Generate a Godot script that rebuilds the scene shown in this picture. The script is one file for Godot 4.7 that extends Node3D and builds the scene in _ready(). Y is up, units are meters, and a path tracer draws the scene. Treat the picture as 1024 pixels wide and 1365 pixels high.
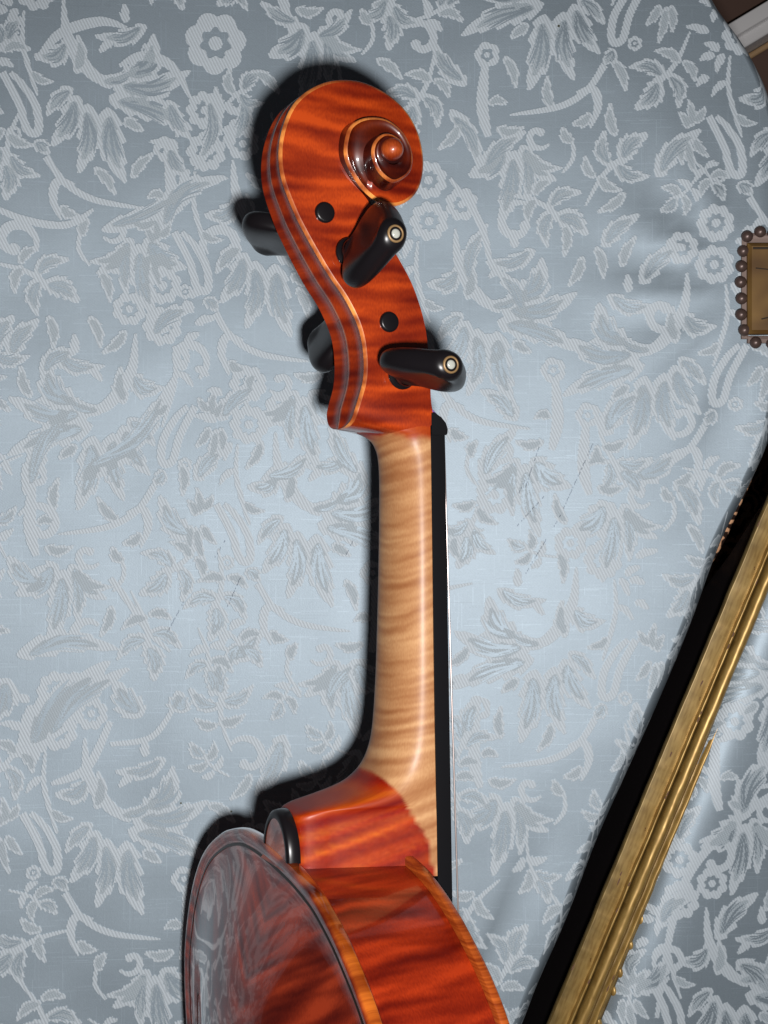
extends Node3D
# A violin lying on its side on a damask covered armchair seat, photographed from above with a small flash.
# Lengths in the builders are millimetres and become metres when a mesh is committed.

const MM := 0.001
const CAM_H := 0.497
const TEX_W := 1566
const TEX_H := 2048
const PPMM := 3.702          # damask drawing units per millimetre of cloth
const DRAW := 1.4173         # texture pixels per drawing unit

class MB:
	var v := PackedVector3Array()
	var n := PackedVector3Array()
	var c := PackedColorArray()
	var u := PackedVector2Array()
	var i := PackedInt32Array()
	# rows of points; the side that faces away from ref is the front
	func grid(p: Array, ref: Vector3, col = Color.WHITE, uvf = null, closed := false, inward := false) -> void:
		var R := p.size()
		var C: int = p[0].size()
		var base := v.size()
		var nn := PackedVector3Array()
		nn.resize(R * C)
		for r in R - 1:
			for k in C - 1:
				var a: Vector3 = p[r][k]
				var b: Vector3 = p[r][k + 1]
				var d: Vector3 = p[r + 1][k]
				var e: Vector3 = p[r + 1][k + 1]
				var f := (b - a).cross(d - a) + (e - b).cross(d - b)
				for q in [r * C + k, r * C + k + 1, (r + 1) * C + k, (r + 1) * C + k + 1]:
					nn[q] += f
		if closed:
			for r in R:
				var s := nn[r * C] + nn[r * C + C - 1]
				nn[r * C] = s
				nn[r * C + C - 1] = s
		var vote := 0.0
		for r in R:
			for k in C:
				vote += nn[r * C + k].dot(p[r][k] - ref)
		var sgn := 1.0 if vote >= 0.0 else -1.0
		if inward:
			sgn = -sgn
		for r in R:
			for k in C:
				var q: Vector3 = p[r][k]
				v.append(q * 0.001)
				n.append((nn[r * C + k] * sgn).normalized() if nn[r * C + k].length() > 1e-9 else Vector3.UP)
				c.append(col.call(q, r, k) if col is Callable else col)
				u.append(uvf.call(q, r, k) if uvf is Callable else Vector2(q.x + q.y, q.z) * 0.005)
		for r in R - 1:
			for k in C - 1:
				var a := base + r * C + k
				var b := a + 1
				var d := a + C
				var e := d + 1
				if sgn > 0:
					i.append_array([a, d, b, b, d, e])
				else:
					i.append_array([a, b, d, b, e, d])
	func box(lo: Vector3, hi: Vector3, col = Color.WHITE, uvf = null, bev := 0.6) -> void:
		var ce := (lo + hi) * 0.5
		var rows := []
		for st in [[0.0, bev, 0.0], [0.0, 0.0, bev], [1.0, 0.0, -bev], [1.0, bev, 0.0]]:
			var y: float = lerpf(lo.y, hi.y, st[0]) + st[2]
			var b: float = st[1]
			rows.append([Vector3(lo.x + b, y, lo.z + b), Vector3(hi.x - b, y, lo.z + b), Vector3(hi.x - b, y, hi.z - b), Vector3(lo.x + b, y, hi.z - b), Vector3(lo.x + b, y, lo.z + b)])
		for k in 3:
			for m in 4:
				grid([[rows[k][m], rows[k][m + 1]], [rows[k + 1][m], rows[k + 1][m + 1]]], ce, col, uvf)
		grid([[rows[0][0], rows[0][1]], [rows[0][3], rows[0][2]]], ce, col, uvf)
		grid([[rows[3][0], rows[3][1]], [rows[3][3], rows[3][2]]], ce, col, uvf)
	func mesh() -> ArrayMesh:
		var a := []
		a.resize(Mesh.ARRAY_MAX)
		a[Mesh.ARRAY_VERTEX] = v
		a[Mesh.ARRAY_NORMAL] = n
		a[Mesh.ARRAY_COLOR] = c
		a[Mesh.ARRAY_TEX_UV] = u
		a[Mesh.ARRAY_INDEX] = i
		var m := ArrayMesh.new()
		m.add_surface_from_arrays(Mesh.PRIMITIVE_TRIANGLES, a)
		return m

var M := {}

func part(called: String, b, m: Material, parent: Node = self) -> MeshInstance3D:
	var o := MeshInstance3D.new()
	o.name = called
	o.mesh = b.mesh() if b is MB else b
	o.material_override = m
	o.cast_shadow = GeometryInstance3D.SHADOW_CASTING_SETTING_ON
	parent.add_child(o, true)
	return o

func thing(called: String, label: String, category: String, at := Vector3.ZERO) -> Node3D:
	var o := Node3D.new()
	o.name = called
	o.position = at
	o.set_meta("label", label)
	o.set_meta("category", category)
	add_child(o, true)
	return o

func spline(keys: Array, per: int) -> Array:      # Catmull-Rom through arrays of numbers
	var out := []
	var n := keys.size()
	for k in n - 1:
		var p0: Array = keys[maxi(k - 1, 0)]
		var p1: Array = keys[k]
		var p2: Array = keys[k + 1]
		var p3: Array = keys[mini(k + 2, n - 1)]
		for j in per:
			var t := float(j) / per
			var row := []
			for d in p1.size():
				row.append(cubic_interpolate(p1[d], p2[d], p0[d], p3[d], t))
			out.append(row)
	out.append(keys[n - 1].duplicate())
	return out

func curve(keys: Array, x: float) -> float:        # piecewise smooth table look-up, keys [[x, y], ...]
	if x <= keys[0][0]:
		return keys[0][1]
	for k in keys.size() - 1:
		if x <= keys[k + 1][0]:
			var t: float = (x - keys[k][0]) / (keys[k + 1][0] - keys[k][0])
			var y0: float = keys[maxi(k - 1, 0)][1]
			var y3: float = keys[mini(k + 2, keys.size() - 1)][1]
			var x0: float = keys[maxi(k - 1, 0)][0]
			var x3: float = keys[mini(k + 2, keys.size() - 1)][0]
			var w: float = keys[k + 1][0] - keys[k][0]
			var y1: float = keys[k][1]
			var y2: float = keys[k + 1][1]
			var m1: float = (y2 - y0) / maxf(keys[k + 1][0] - x0, 1e-6) * w
			var m2: float = (y3 - y1) / maxf(x3 - keys[k][0], 1e-6) * w
			var t2 := t * t
			var t3 := t2 * t
			return (2 * t3 - 3 * t2 + 1) * y1 + (t3 - 2 * t2 + t) * m1 + (3 * t2 - 2 * t3) * y2 + (t3 - t2) * m2
	return keys[keys.size() - 1][1]

func tube(b: MB, pts: Array, rad, sides := 10, col = Color.WHITE) -> void:
	var rows := []
	for k in pts.size():
		var p: Vector3 = pts[k]
		var d: Vector3 = (pts[mini(k + 1, pts.size() - 1)] - pts[maxi(k - 1, 0)]).normalized()
		var e := d.cross(Vector3(0.31, 0.9, 0.28)).normalized()
		var g := d.cross(e)
		var r: float = rad[k] if rad is Array else rad
		var row := []
		for s in sides + 1:
			var t := TAU * s / sides
			row.append(p + (e * cos(t) + g * sin(t)) * r)
		rows.append(row)
	for k in rows.size() - 1:
		pass
	# orient along the tube piece by piece
	var mid: Vector3 = (pts[0] + pts[pts.size() - 1]) * 0.5
	b.grid(rows, mid, col, null, true)

# ---------------------------------------------------------------- damask drawing
var mask: Image
var inner: Image                 # the closer weave inside the leaves

func fill(poly: PackedVector2Array, on := true, layer: Image = mask) -> void:
	var c := Color(1, 1, 1, 1) if on else Color(0, 0, 0, 0)
	var lo := 1e9
	var hi := -1e9
	for p in poly:
		lo = minf(lo, p.y)
		hi = maxf(hi, p.y)
	var n := poly.size()
	for y in range(maxi(0, int(lo)), mini(TEX_H - 1, int(hi) + 1) + 1):
		var yy := y + 0.5
		var xs := []
		for k in n:
			var a := poly[k]
			var b := poly[(k + 1) % n]
			if (a.y <= yy) != (b.y <= yy):
				xs.append(a.x + (yy - a.y) / (b.y - a.y) * (b.x - a.x))
		xs.sort()
		for k in range(0, xs.size() - 1, 2):
			var j0 := float(posmod(int(xs[k]) * 2 - y, 12)) / 12.0
			var j1 := float(posmod(int(xs[k + 1]) * 2 - y, 12)) / 12.0
			var x0 := clampi(int(round(xs[k] + 3.4 * absf(j0 - 0.5) - 0.8)), 0, TEX_W)
			var x1 := clampi(int(round(xs[k + 1] - 3.4 * absf(j1 - 0.5) + 0.8)), 0, TEX_W)
			if x1 > x0:
				layer.fill_rect(Rect2i(x0, y, x1 - x0, 1), c)

func T(p: Vector2) -> Vector2:
	return (p + Vector2(40, 40)) * DRAW

func stroke(keys: Array, w0: float, w1: float, wm := -1.0, on := true, layer: Image = mask) -> void:
	var ks := []
	for p in keys:
		ks.append([p.x, p.y])
	var pts := spline(ks, 10)
	var left := PackedVector2Array()
	var right := PackedVector2Array()
	var n := pts.size()
	for k in n:
		var t := float(k) / (n - 1)
		var w := lerpf(w0, w1, t)
		if wm >= 0.0:
			w = lerpf(w, wm, sin(PI * t))
		var a := Vector2(pts[maxi(k - 1, 0)][0], pts[maxi(k - 1, 0)][1])
		var b := Vector2(pts[mini(k + 1, n - 1)][0], pts[mini(k + 1, n - 1)][1])
		var d := (b - a).normalized().orthogonal() * w * 0.5
		var p := Vector2(pts[k][0], pts[k][1])
		left.append(T(p + d))
		right.append(T(p - d))
	right.reverse()
	left.append_array(right)
	fill(left, on, layer)

# a pointed, lobed leaf from base a to tip b with cut veins
func leaf(a: Vector2, b: Vector2, w: float, bend := 0.0, lobes := 4, veins := true, layer: Image = mask) -> void:
	var d := b - a
	var o := d.orthogonal().normalized()
	var n := 26
	var left := PackedVector2Array()
	var right := PackedVector2Array()
	for k in n + 1:
		var t := float(k) / n
		var mid := a + d * t + o * bend * sin(PI * t)
		var env := pow(sin(PI * pow(t, 0.75)), 0.8) * (1.0 - 0.25 * t) * w * 0.5
		var saw := fposmod(t * lobes, 1.0)
		var l := env * (0.72 + 0.42 * saw) + 1.2
		var r := env * (0.72 + 0.42 * fposmod(t * lobes + 0.35, 1.0)) + 1.2
		left.append(T(mid + o * l + d.normalized() * saw * 2.5))
		right.append(T(mid - o * r))
	right.reverse()
	left.append_array(right)
	fill(left, true, layer)
	if layer == inner:
		return
	if w > 12:
		leaf(a + d * 0.12, a + d * 0.80 + o * bend * 0.4, w * 0.52, bend * 0.85, lobes, false, inner)
	if veins and w > 17:
		for sv in [-0.30, -0.16, 0.16, 0.30]:
			stroke([a + d * 0.14 + o * sv * w * 0.15, a + d * 0.42 + o * (bend * 0.9 + sv * w * 0.8), a + d * (0.78 - absf(sv) * 0.5) + o * (bend * 0.7 + sv * w)], 0.7, 0.7, 1.5, false)
	if veins and w > 22:
		var m := a + d * 0.5 + o * bend * 0.8
		stroke([a + d * 0.15, m, a + d * 0.72 + o * bend * 0.65], 0.8, 0.8, w * 0.10, false)
		if w > 33:
			for s in [-1.0, 1.0]:
				stroke([a + d * 0.2 + o * s * w * 0.04, a + d * 0.45 + o * (bend + s * w * 0.18), a + d * 0.68 + o * (bend * 0.8 + s * w * 0.27)], 0.8, 0.8, w * 0.09, false)

func flower(c: Vector2, r: float, petals: int, turn := 0.0) -> void:
	var p := PackedVector2Array()
	for k in petals * 8:
		var t := TAU * k / (petals * 8)
		p.append(T(c + Vector2.from_angle(t + turn) * r * (0.86 + 0.16 * absf(sin(t * petals * 0.5)))))
	fill(p)
	p = PackedVector2Array()
	for k in 40:
		var t := TAU * k / 40
		p.append(T(c + Vector2.from_angle(t) * r * (0.47 + 0.07 * sin(t * petals))))
	fill(p, false)
	p = PackedVector2Array()
	for k in 14:
		p.append(T(c + Vector2.from_angle(TAU * k / 14) * r * 0.23))
	fill(p)

func curl(c: Vector2, r: float, a0: float, sweep: float, w: float) -> void:
	var pts := []
	for k in 9:
		var t := k / 8.0
		pts.append(c + Vector2.from_angle(a0 + sweep * t) * r * (1.0 - 0.68 * t))
	stroke(pts, w * 0.35, w * 0.9, w)
	var p := PackedVector2Array()
	for k in 12:
		p.append(T(pts[8] + Vector2.from_angle(TAU * k / 12) * w * 0.62))
	fill(p)

func unit(at: Vector2, m: float, z := 1.0) -> void:
	var q := func(x: float, y: float) -> Vector2: return at + Vector2((x - 735.0) * m, y - 870.0) * z
	# the fan of long leaves
	leaf(q.call(712, 878), q.call(604, 918), 38 * z, -6 * m, 5)
	leaf(q.call(706, 868), q.call(606, 842), 40 * z, 10 * m, 4)
	leaf(q.call(714, 892), q.call(692, 990), 40 * z, 6 * m, 4)
	leaf(q.call(738, 888), q.call(752, 978), 36 * z, -8 * m, 5)
	leaf(q.call(750, 878), q.call(786, 944), 34 * z, -6 * m, 4)
	leaf(q.call(758, 868), q.call(792, 905), 22 * z, 3 * m, 3)
	leaf(q.call(692, 905), q.call(668, 922), 16 * z, 0, 2)
	# crown above the fan
	leaf(q.call(690, 858), q.call(652, 795), 44 * z, 12 * m, 4)
	leaf(q.call(724, 862), q.call(672, 838), 18 * z, 5 * m, 3)
	stroke([q.call(694, 848), q.call(722, 856), q.call(748, 832), q.call(764, 800), q.call(768, 756)], 4 * z, 3 * z, 17 * z)
	leaf(q.call(760, 812), q.call(806, 828), 30 * z, -10 * m, 3)
	leaf(q.call(752, 850), q.call(750, 800), 20 * z, 4 * m, 2, false)
	leaf(q.call(662, 786), q.call(728, 800), 24 * z, -9 * m, 3)
	leaf(q.call(690, 782), q.call(690, 758), 12 * z, 0, 2, false)
	leaf(q.call(706, 800), q.call(724, 820), 12 * z, 2, 2, false)
	# three flowers
	flower(q.call(804, 692), 25 * z, 9)
	flower(q.call(760, 724), 22 * z, 8)
	flower(q.call(803, 746), 26 * z, 9)
	for s in [[838, 706, 858, 700], [832, 712, 842, 728], [846, 742, 876, 734], [832, 766, 852, 756], [838, 772, 858, 778], [826, 770, 836, 794], [846, 800, 862, 812]]:
		leaf(q.call(s[0], s[1]), q.call(s[2], s[3]), 11 * z, 2 * m, 2, false)
	# the tall stem at the side with a looped bud
	stroke([q.call(818, 772), q.call(820, 812), q.call(812, 848), q.call(802, 880)], 3 * z, 3 * z, 7 * z)
	leaf(q.call(812, 850), q.call(782, 862), 13 * z, 4 * m, 2, false)
	leaf(q.call(822, 806), q.call(842, 826), 9 * z, 3 * m, 2, false)
	stroke([q.call(846, 852), q.call(826, 890), q.call(816, 924), q.call(802, 926), q.call(804, 896), q.call(820, 868), q.call(836, 852)], 10 * z, 7 * z, 11 * z)
	flower(q.call(832, 930), 10 * z, 6)
	leaf(q.call(806, 938), q.call(790, 956), 20 * z, 2, 3)
	stroke([q.call(792, 958), q.call(770, 990), q.call(732, 1012), q.call(668, 1022)], 10 * z, 2 * z, 9 * z)
	stroke([q.call(756, 994), q.call(778, 990), q.call(784, 1012), q.call(774, 1040)], 4 * z, 2 * z, 12 * z)
	leaf(q.call(776, 1022), q.call(750, 1034), 16 * z, 4 * m, 3, false)
	curl(q.call(706, 1050), 18 * z, 0.6 if m > 0 else PI - 0.6, 4.6 * m, 9 * z)
	# the drooping spray underneath
	stroke([q.call(636, 950), q.call(632, 1010), q.call(640, 1050)], 6 * z, 8 * z, 16 * z)
	flower(q.call(638, 944), 17 * z, 5)
	leaf(q.call(640, 1005), q.call(664, 1008), 14 * z, 4 * m, 2, false)
	leaf(q.call(650, 1040), q.call(688, 1038), 16 * z, -5 * m, 3, false)
	leaf(q.call(668, 1062), q.call(614, 1100), 42 * z, 8 * m, 4)
	leaf(q.call(676, 1068), q.call(656, 1166), 36 * z, 4 * m, 5)
	leaf(q.call(682, 1062), q.call(730, 1108), 30 * z, -8 * m, 4)
	leaf(q.call(690, 1072), q.call(692, 1138), 22 * z, 3 * m, 3)
	leaf(q.call(690, 1072), q.call(738, 1092), 18 * z, -8 * m, 3, false)
	stroke([q.call(738, 1098), q.call(752, 1078), q.call(750, 1052)], 3 * z, 4 * z, 6 * z)
	leaf(q.call(750, 1060), q.call(738, 1038), 16 * z, 3, 3, false)
	for s in [[866, 860, 850, 840], [868, 866, 872, 830], [872, 868, 884, 846], [866, 880, 846, 906], [874, 882, 862, 930], [880, 880, 880, 916]]:
		leaf(q.call(s[0], s[1]), q.call(s[2], s[3]), 13 * z, 2 * m, 3, false)

func damask() -> void:
	mask = Image.create(TEX_W, TEX_H, false, Image.FORMAT_RGBA8)
	inner = Image.create(TEX_W, TEX_H, false, Image.FORMAT_RGBA8)
	for a in [[735, 870, 1], [745, 6, 1], [735, 1560, 1], [150, 1095, -1], [1060, 905, 1], [400, 690, -1], [128, 130, -1], [480, -150, 1], [432, 1500, 1], [1050, 180, -1], [980, 1330, -1], [640, 420, -1], [880, 480, 1], [150, 560, 1], [345, 330, -1]]:
		unit(Vector2(a[0], a[1]), a[2])
	# connecting scrolls and sprays
	for c in [[30, 330, 30, 0.4, -5.0, 13], [300, 330, 34, 2.2, 4.8, 13], [60, 700, 30, 3.6, 4.8, 12], [118, 846, 22, 5.6, -4.6, 13], [250, 480, 30, 1.0, -5.0, 12], [655, 470, 28, 2.4, 5.0, 11], [560, 60, 26, 3.8, 4.9, 11], [880, 420, 26, 0.2, 5.0, 12], [330, 1010, 30, 3.7, 4.6, 11], [690, 300, 30, 5.2, -4.9, 12], [905, 560, 24, 2.8, -4.8, 10], [960, 1150, 32, 3.9, 4.7, 11], [900, 1290, 26, 2.7, 4.7, 10], [1000, 820, 26, 0.3, -4.8, 10]]:
		curl(Vector2(c[0], c[1]), c[2], c[3], c[4], c[5])
	for s in [[40, 660, 105, 535, 28, 10], [110, 640, 235, 500, 34, -18], [20, 480, 60, 430, 30, 6], [60, 500, 110, 470, 26, 8], [30, 870, 160, 865, 34, 14], [35, 1000, 150, 880, 60, 8], [60, 985, 175, 890, 34, 12], [190, 955, 155, 905, 40, 4], [245, 950, 240, 920, 34, 4], [285, 130, 262, 230, 26, 12], [226, 140, 256, 190, 26, -4], [226, 200, 252, 240, 24, -4], [210, 310, 305, 240, 34, 20], [140, 312, 255, 252, 22, -6], [600, 150, 640, 230, 24, 8], [620, 120, 575, 60, 26, 6], [620, 380, 650, 300, 24, 8], [700, 420, 660, 360, 26, -6], [640, 640, 690, 570, 30, 6], [800, 580, 860, 520, 34, 8], [840, 640, 905, 600, 34, -6], [870, 240, 930, 180, 30, 8], [850, 380, 905, 330, 28, 6], [330, 130, 310, 200, 24, 6], [420, 60, 470, 20, 24, -6], [400, 40, 350, 10, 22, 4], [290, 560, 350, 510, 26, 6], [430, 940, 480, 880, 26, 6], [920, 1010, 985, 960, 34, 8], [990, 1100, 1040, 1010, 40, 10], [905, 1130, 940, 1080, 28, 6], [880, 1240, 930, 1200, 30, 8], [850, 1330, 900, 1280, 34, -8], [960, 1260, 1020, 1200, 34, 8], [990, 1290, 1040, 1340, 30, 6], [640, 230, 700, 180, 26, 6], [690, 560, 640, 520, 30, -6], [480, 1000, 440, 1060, 34, 8], [380, 980, 340, 1060, 36, 6], [300, 880, 350, 840, 30, -6], [255, 720, 215, 660, 34, 8], [260, 640, 300, 600, 26, 5], [20, 900, 0, 960, 40, 4], [60, 780, 20, 740, 34, 6], [560, 960, 620, 900, 30, 8], [800, 330, 850, 290, 26, 5], [900, 640, 930, 700, 30, 6], [200, 450, 260, 410, 30, 8], [350, 640, 420, 600, 30, -8], [480, 640, 440, 560, 30, 6]]:
		leaf(Vector2(s[0], s[1]), Vector2(s[2], s[3]), s[4], s[5], 4)
	flower(Vector2(290, 65), 40, 7, 0.3)
	flower(Vector2(660, 660), 26, 8)
	flower(Vector2(985, 965), 26, 8)
	flower(Vector2(325, 195), 22, 7)
	flower(Vector2(1000, 60), 22, 6)
	stroke([Vector2(-20, 275), Vector2(40, 300), Vector2(95, 306), Vector2(130, 285)], 5, 4, 10)
	stroke([Vector2(150, 770), Vector2(172, 800), Vector2(200, 842), Vector2(228, 868)], 8, 3, 9)
	stroke([Vector2(150, 990), Vector2(205, 980), Vector2(240, 930)], 6, 4, 8)
	stroke([Vector2(75, 1040), Vector2(120, 1020), Vector2(150, 960)], 5, 8, 12)
	stroke([Vector2(60, 95), Vector2(90, 60), Vector2(140, 42), Vector2(175, 48)], 4, 3, 14)
	stroke([Vector2(165, 98), Vector2(195, 84), Vector2(232, 96), Vector2(258, 138)], 4, 3, 14)
	stroke([Vector2(600, 240), Vector2(640, 300), Vector2(655, 360)], 4, 4, 10)
	stroke([Vector2(880, 1365), Vector2(900, 1240), Vector2(930, 1160), Vector2(1000, 1090), Vector2(1060, 1050)], 6, 8, 12)
	# small sprays where the ground would stay empty
	var pick := RandomNumberGenerator.new()
	pick.seed = 77
	for rr in [44.0, 33.0, 25.0, 18.0]:
		for k in 1600:
			var c := Vector2(pick.randf_range(-20, 1045), pick.randf_range(-20, 1385))
			var free := true
			for q in 13:
				var p := T(c + Vector2.from_angle(TAU * q / 12.0) * rr * (0.0 if q == 12 else 0.92))
				if p.x < 1 or p.y < 1 or p.x >= TEX_W - 1 or p.y >= TEX_H - 1 or mask.get_pixel(int(p.x), int(p.y)).a > 0.5:
					free = false
					break
			if free:
				var t := pick.randf_range(0.6, 2.6) * (1.0 if pick.randf() < 0.7 else -1.0)
				var e := Vector2.from_angle(t)
				var o := e.orthogonal() * (1.0 if pick.randf() < 0.5 else -1.0)
				if rr < 20.0:
					leaf(c - e * rr * 1.5, c + e * rr * 0.95, rr * 0.85, rr * 0.2, 3)
				else:
					# a bent stem that runs on into its neighbours, with lobed leaves along it
					stroke([c - e * rr * 1.7 + o * rr * 0.5, c - e * rr * 0.8 + o * rr * 0.1, c, c + e * rr * 0.4], 2.5, 4.0, rr * 0.16)
					leaf(c - e * rr * 0.1, c + e * rr * 1.05 - o * rr * 0.1, rr * 0.72, rr * 0.12, 5)
					leaf(c - e * rr * 0.3, c + e * rr * 0.35 + o * rr * 0.95, rr * 0.52, -rr * 0.16, 4)
					leaf(c - e * rr * 0.45, c + e * rr * 0.1 - o * rr * 0.95, rr * 0.50, rr * 0.18, 4)
					leaf(c - e * rr * 0.9, c - e * rr * 0.55 + o * rr * 0.8, rr * 0.36, -rr * 0.1, 3)
					leaf(c - e * rr * 1.0, c - e * rr * 0.8 - o * rr * 0.7, rr * 0.34, rr * 0.1, 3)
	# weave: satin ground, ribbed motif
	var ground := Image.create(TEX_W, TEX_H, false, Image.FORMAT_RGB8)
	var rib := Image.create(TEX_W, TEX_H, false, Image.FORMAT_RGB8)
	var gh := Image.create(TEX_W, TEX_H, false, Image.FORMAT_RGB8)
	var rh := Image.create(TEX_W, TEX_H, false, Image.FORMAT_RGB8)
	var S := 240
	var tiles := []
	for k in 6:
		tiles.append(Image.create(S, S, false, Image.FORMAT_RGB8))
	var rng := RandomNumberGenerator.new()
	rng.seed = 5
	for y in S:
		for x in S:
			var j := rng.randf_range(-0.03, 0.03)
			var tw := float(posmod(x + 2 * y, 6)) / 6.0
			var g := 0.94 + 0.08 * tw + j
			tiles[0].set_pixel(x, y, Color(0.488 * g, 0.536 * g, 0.571 * g))
			var h := 0.45 + 0.06 * tw + j
			tiles[2].set_pixel(x, y, Color(h, h, h))
			var mid := 0.95 + 0.05 * sin(TAU * (x + 2 * y) / 6.0) + 0.05 * sin(TAU * (2 * x - y) / 10.0) + j
			tiles[4].set_pixel(x, y, Color(0.584 * mid, 0.627 * mid, 0.655 * mid))
			var mh := 0.46 + 0.10 * sin(TAU * (x + 2 * y) / 8.0) + j
			tiles[5].set_pixel(x, y, Color(mh, mh, mh))
			# heavy ribs running steeply, crossed by the fine weft
			var rv := float(posmod(2 * x - y, 12)) / 12.0
			var rr := pow(absf(sin(PI * rv)), 0.8)
			var wv := 0.5 + 0.5 * sin(TAU * (x + 2 * y) / 6.0)
			var b := 0.87 + 0.12 * rr + 0.07 * wv * rr + j
			tiles[1].set_pixel(x, y, Color(0.652 * b, 0.688 * b, 0.714 * b))
			var hh := 0.42 + 0.26 * rr + 0.16 * wv * rr + j
			tiles[3].set_pixel(x, y, Color(hh, hh, hh))
	for y in range(0, TEX_H, S):
		for x in range(0, TEX_W, S):
			var at := Vector2i(x, y)
			var r := Rect2i(0, 0, S, S)
			ground.blit_rect(tiles[0], r, at)
			rib.blit_rect(tiles[1], r, at)
			gh.blit_rect(tiles[2], r, at)
			rh.blit_rect(tiles[3], r, at)
	var whole := Rect2i(0, 0, TEX_W, TEX_H)
	# slubs: single threads a little lighter or darker than their neighbours
	for k in 9000:
		var g := rng.randf_range(0.93, 1.07)
		var l := rng.randi_range(8, 60)
		var at := Vector2i(rng.randi() % TEX_W, rng.randi() % TEX_H)
		ground.fill_rect(Rect2i(at, Vector2i(l, 1) if k % 3 else Vector2i(1, l)), Color(0.488 * g, 0.536 * g, 0.571 * g))
	var closer := Image.create(TEX_W, TEX_H, false, Image.FORMAT_RGB8)
	var ch := Image.create(TEX_W, TEX_H, false, Image.FORMAT_RGB8)
	for y in range(0, TEX_H, S):
		for x in range(0, TEX_W, S):
			closer.blit_rect(tiles[4], Rect2i(0, 0, S, S), Vector2i(x, y))
			ch.blit_rect(tiles[5], Rect2i(0, 0, S, S), Vector2i(x, y))
	rib.blit_rect_mask(closer, inner, whole, Vector2i.ZERO)
	rh.blit_rect_mask(ch, inner, whole, Vector2i.ZERO)
	ground.blit_rect_mask(rib, mask, whole, Vector2i.ZERO)
	gh.blit_rect_mask(rh, mask, whole, Vector2i.ZERO)
	# snagged threads: thin broken dark lines
	for s in [[742, 695, 700, 765], [700, 650, 720, 590], [246, 800, 224, 842], [320, 770, 300, 815], [690, 660, 702, 636], [745, 690, 790, 590], [690, 700, 730, 655], [470, 722, 460, 742], [300, 720, 285, 745]]:
		var a := T(Vector2(s[0], s[1]))
		var b := T(Vector2(s[2], s[3]))
		var n := int(a.distance_to(b) / 3.0)
		for k in n:
			if rng.randf() < 0.62:
				var p := a.lerp(b, float(k) / n)
				ground.fill_rect(Rect2i(int(p.x), int(p.y), 1, 3), Color(0.24, 0.28, 0.33))
	for p in [[242, 1068, 3], [308, 1080, 3], [741, 42, 4]]:
		var a := T(Vector2(p[0], p[1]))
		ground.fill_rect(Rect2i(int(a.x), int(a.y), p[2], p[2]), Color(0.2, 0.2, 0.14))
	# green: roughness, blue: how far the thread shines like satin
	var rough := Image.create(TEX_W, TEX_H, false, Image.FORMAT_RGB8)
	rough.fill(Color(0.0, 0.52, 0.47))
	var rm := Image.create(TEX_W, TEX_H, false, Image.FORMAT_RGB8)
	rm.fill(Color(0.0, 0.62, 0.15))
	rough.blit_rect_mask(rm, mask, whole, Vector2i.ZERO)
	gh.convert(Image.FORMAT_RGBA8)
	gh.bump_map_to_normal_map(2.0)
	var m := StandardMaterial3D.new()
	m.albedo_texture = ImageTexture.create_from_image(ground)
	m.roughness = 1.0
	m.roughness_texture = ImageTexture.create_from_image(rough)
	m.roughness_texture_channel = BaseMaterial3D.TEXTURE_CHANNEL_GREEN
	m.metallic = 1.0
	m.metallic_texture = m.roughness_texture
	m.metallic_texture_channel = BaseMaterial3D.TEXTURE_CHANNEL_BLUE
	m.metallic_specular = 0.5
	m.normal_enabled = true
	m.normal_texture = ImageTexture.create_from_image(gh)
	m.normal_scale = 0.35
	M.damask = m

func cloth_uv(x: float, z: float) -> Vector2:
	return Vector2((x * PPMM + 512.0 + 40.0) / (TEX_W / DRAW), (z * PPMM + 682.5 + 40.0) / (TEX_H / DRAW))

# ---------------------------------------------------------------- materials
func lin(r: float, g: float, b: float) -> Color:
	return Color(r, g, b).linear_to_srgb()

func plain(col: Color, rough: float, spec := 0.5, metal := 0.0) -> StandardMaterial3D:
	var m := StandardMaterial3D.new()
	m.albedo_color = col
	m.roughness = rough
	m.metallic_specular = spec
	m.metallic = metal
	return m

func flame(w: int, h: int, period: float, contrast: float, dark: Color, light: Color, sd: int, slant := 0.0) -> ImageTexture:
	# rippled maple: 5 pixels to the millimetre; u across the grain, v along it
	var n1 := FastNoiseLite.new()
	n1.seed = sd
	n1.frequency = 1.0
	n1.fractal_octaves = 2
	var n2 := FastNoiseLite.new()
	n2.seed = sd + 7
	n2.frequency = 1.0
	n2.fractal_octaves = 1
	var rng := RandomNumberGenerator.new()
	rng.seed = sd
	var grain := PackedFloat32Array()
	grain.resize(w)
	for x in w:
		grain[x] = rng.randf_range(-1, 1)
	var img := Image.create(w, h, false, Image.FORMAT_RGB8)
	for y in h:
		for x in w:
			var u := x * 0.2
			var v := y * 0.2 + u * slant
			var vv := v + 1.3 * n2.get_noise_2d(u * 0.025, v * 0.02) + 0.22 * n2.get_noise_2d(u * 0.2, v * 0.10)
			var f := n1.get_noise_2d(u * 0.022, vv / period) * contrast + 0.60
			f += 0.10 * n2.get_noise_2d(u * 2.2, v * 0.7) * (0.4 + f) + 0.03 * grain[x] + 0.16 * n2.get_noise_2d(u * 0.05 + 50.0, vv * 0.33) + 0.12 * n2.get_noise_2d(u * 0.03 + 90.0, v * 0.035)
			f = clampf(f, 0.0, 1.0)
			img.set_pixel(x, y, dark.lerp(light, f))
	return ImageTexture.create_from_image(img)

func wood(tex: Texture2D, rough: float, coat: float, coat_rough: float) -> StandardMaterial3D:
	var m := StandardMaterial3D.new()
	m.albedo_texture = tex
	m.vertex_color_use_as_albedo = true
	m.roughness = rough
	m.metallic_specular = 0.4
	if coat > 0.0:
		m.clearcoat_enabled = true
		m.clearcoat = coat
		m.clearcoat_roughness = coat_rough
	return m

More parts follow.
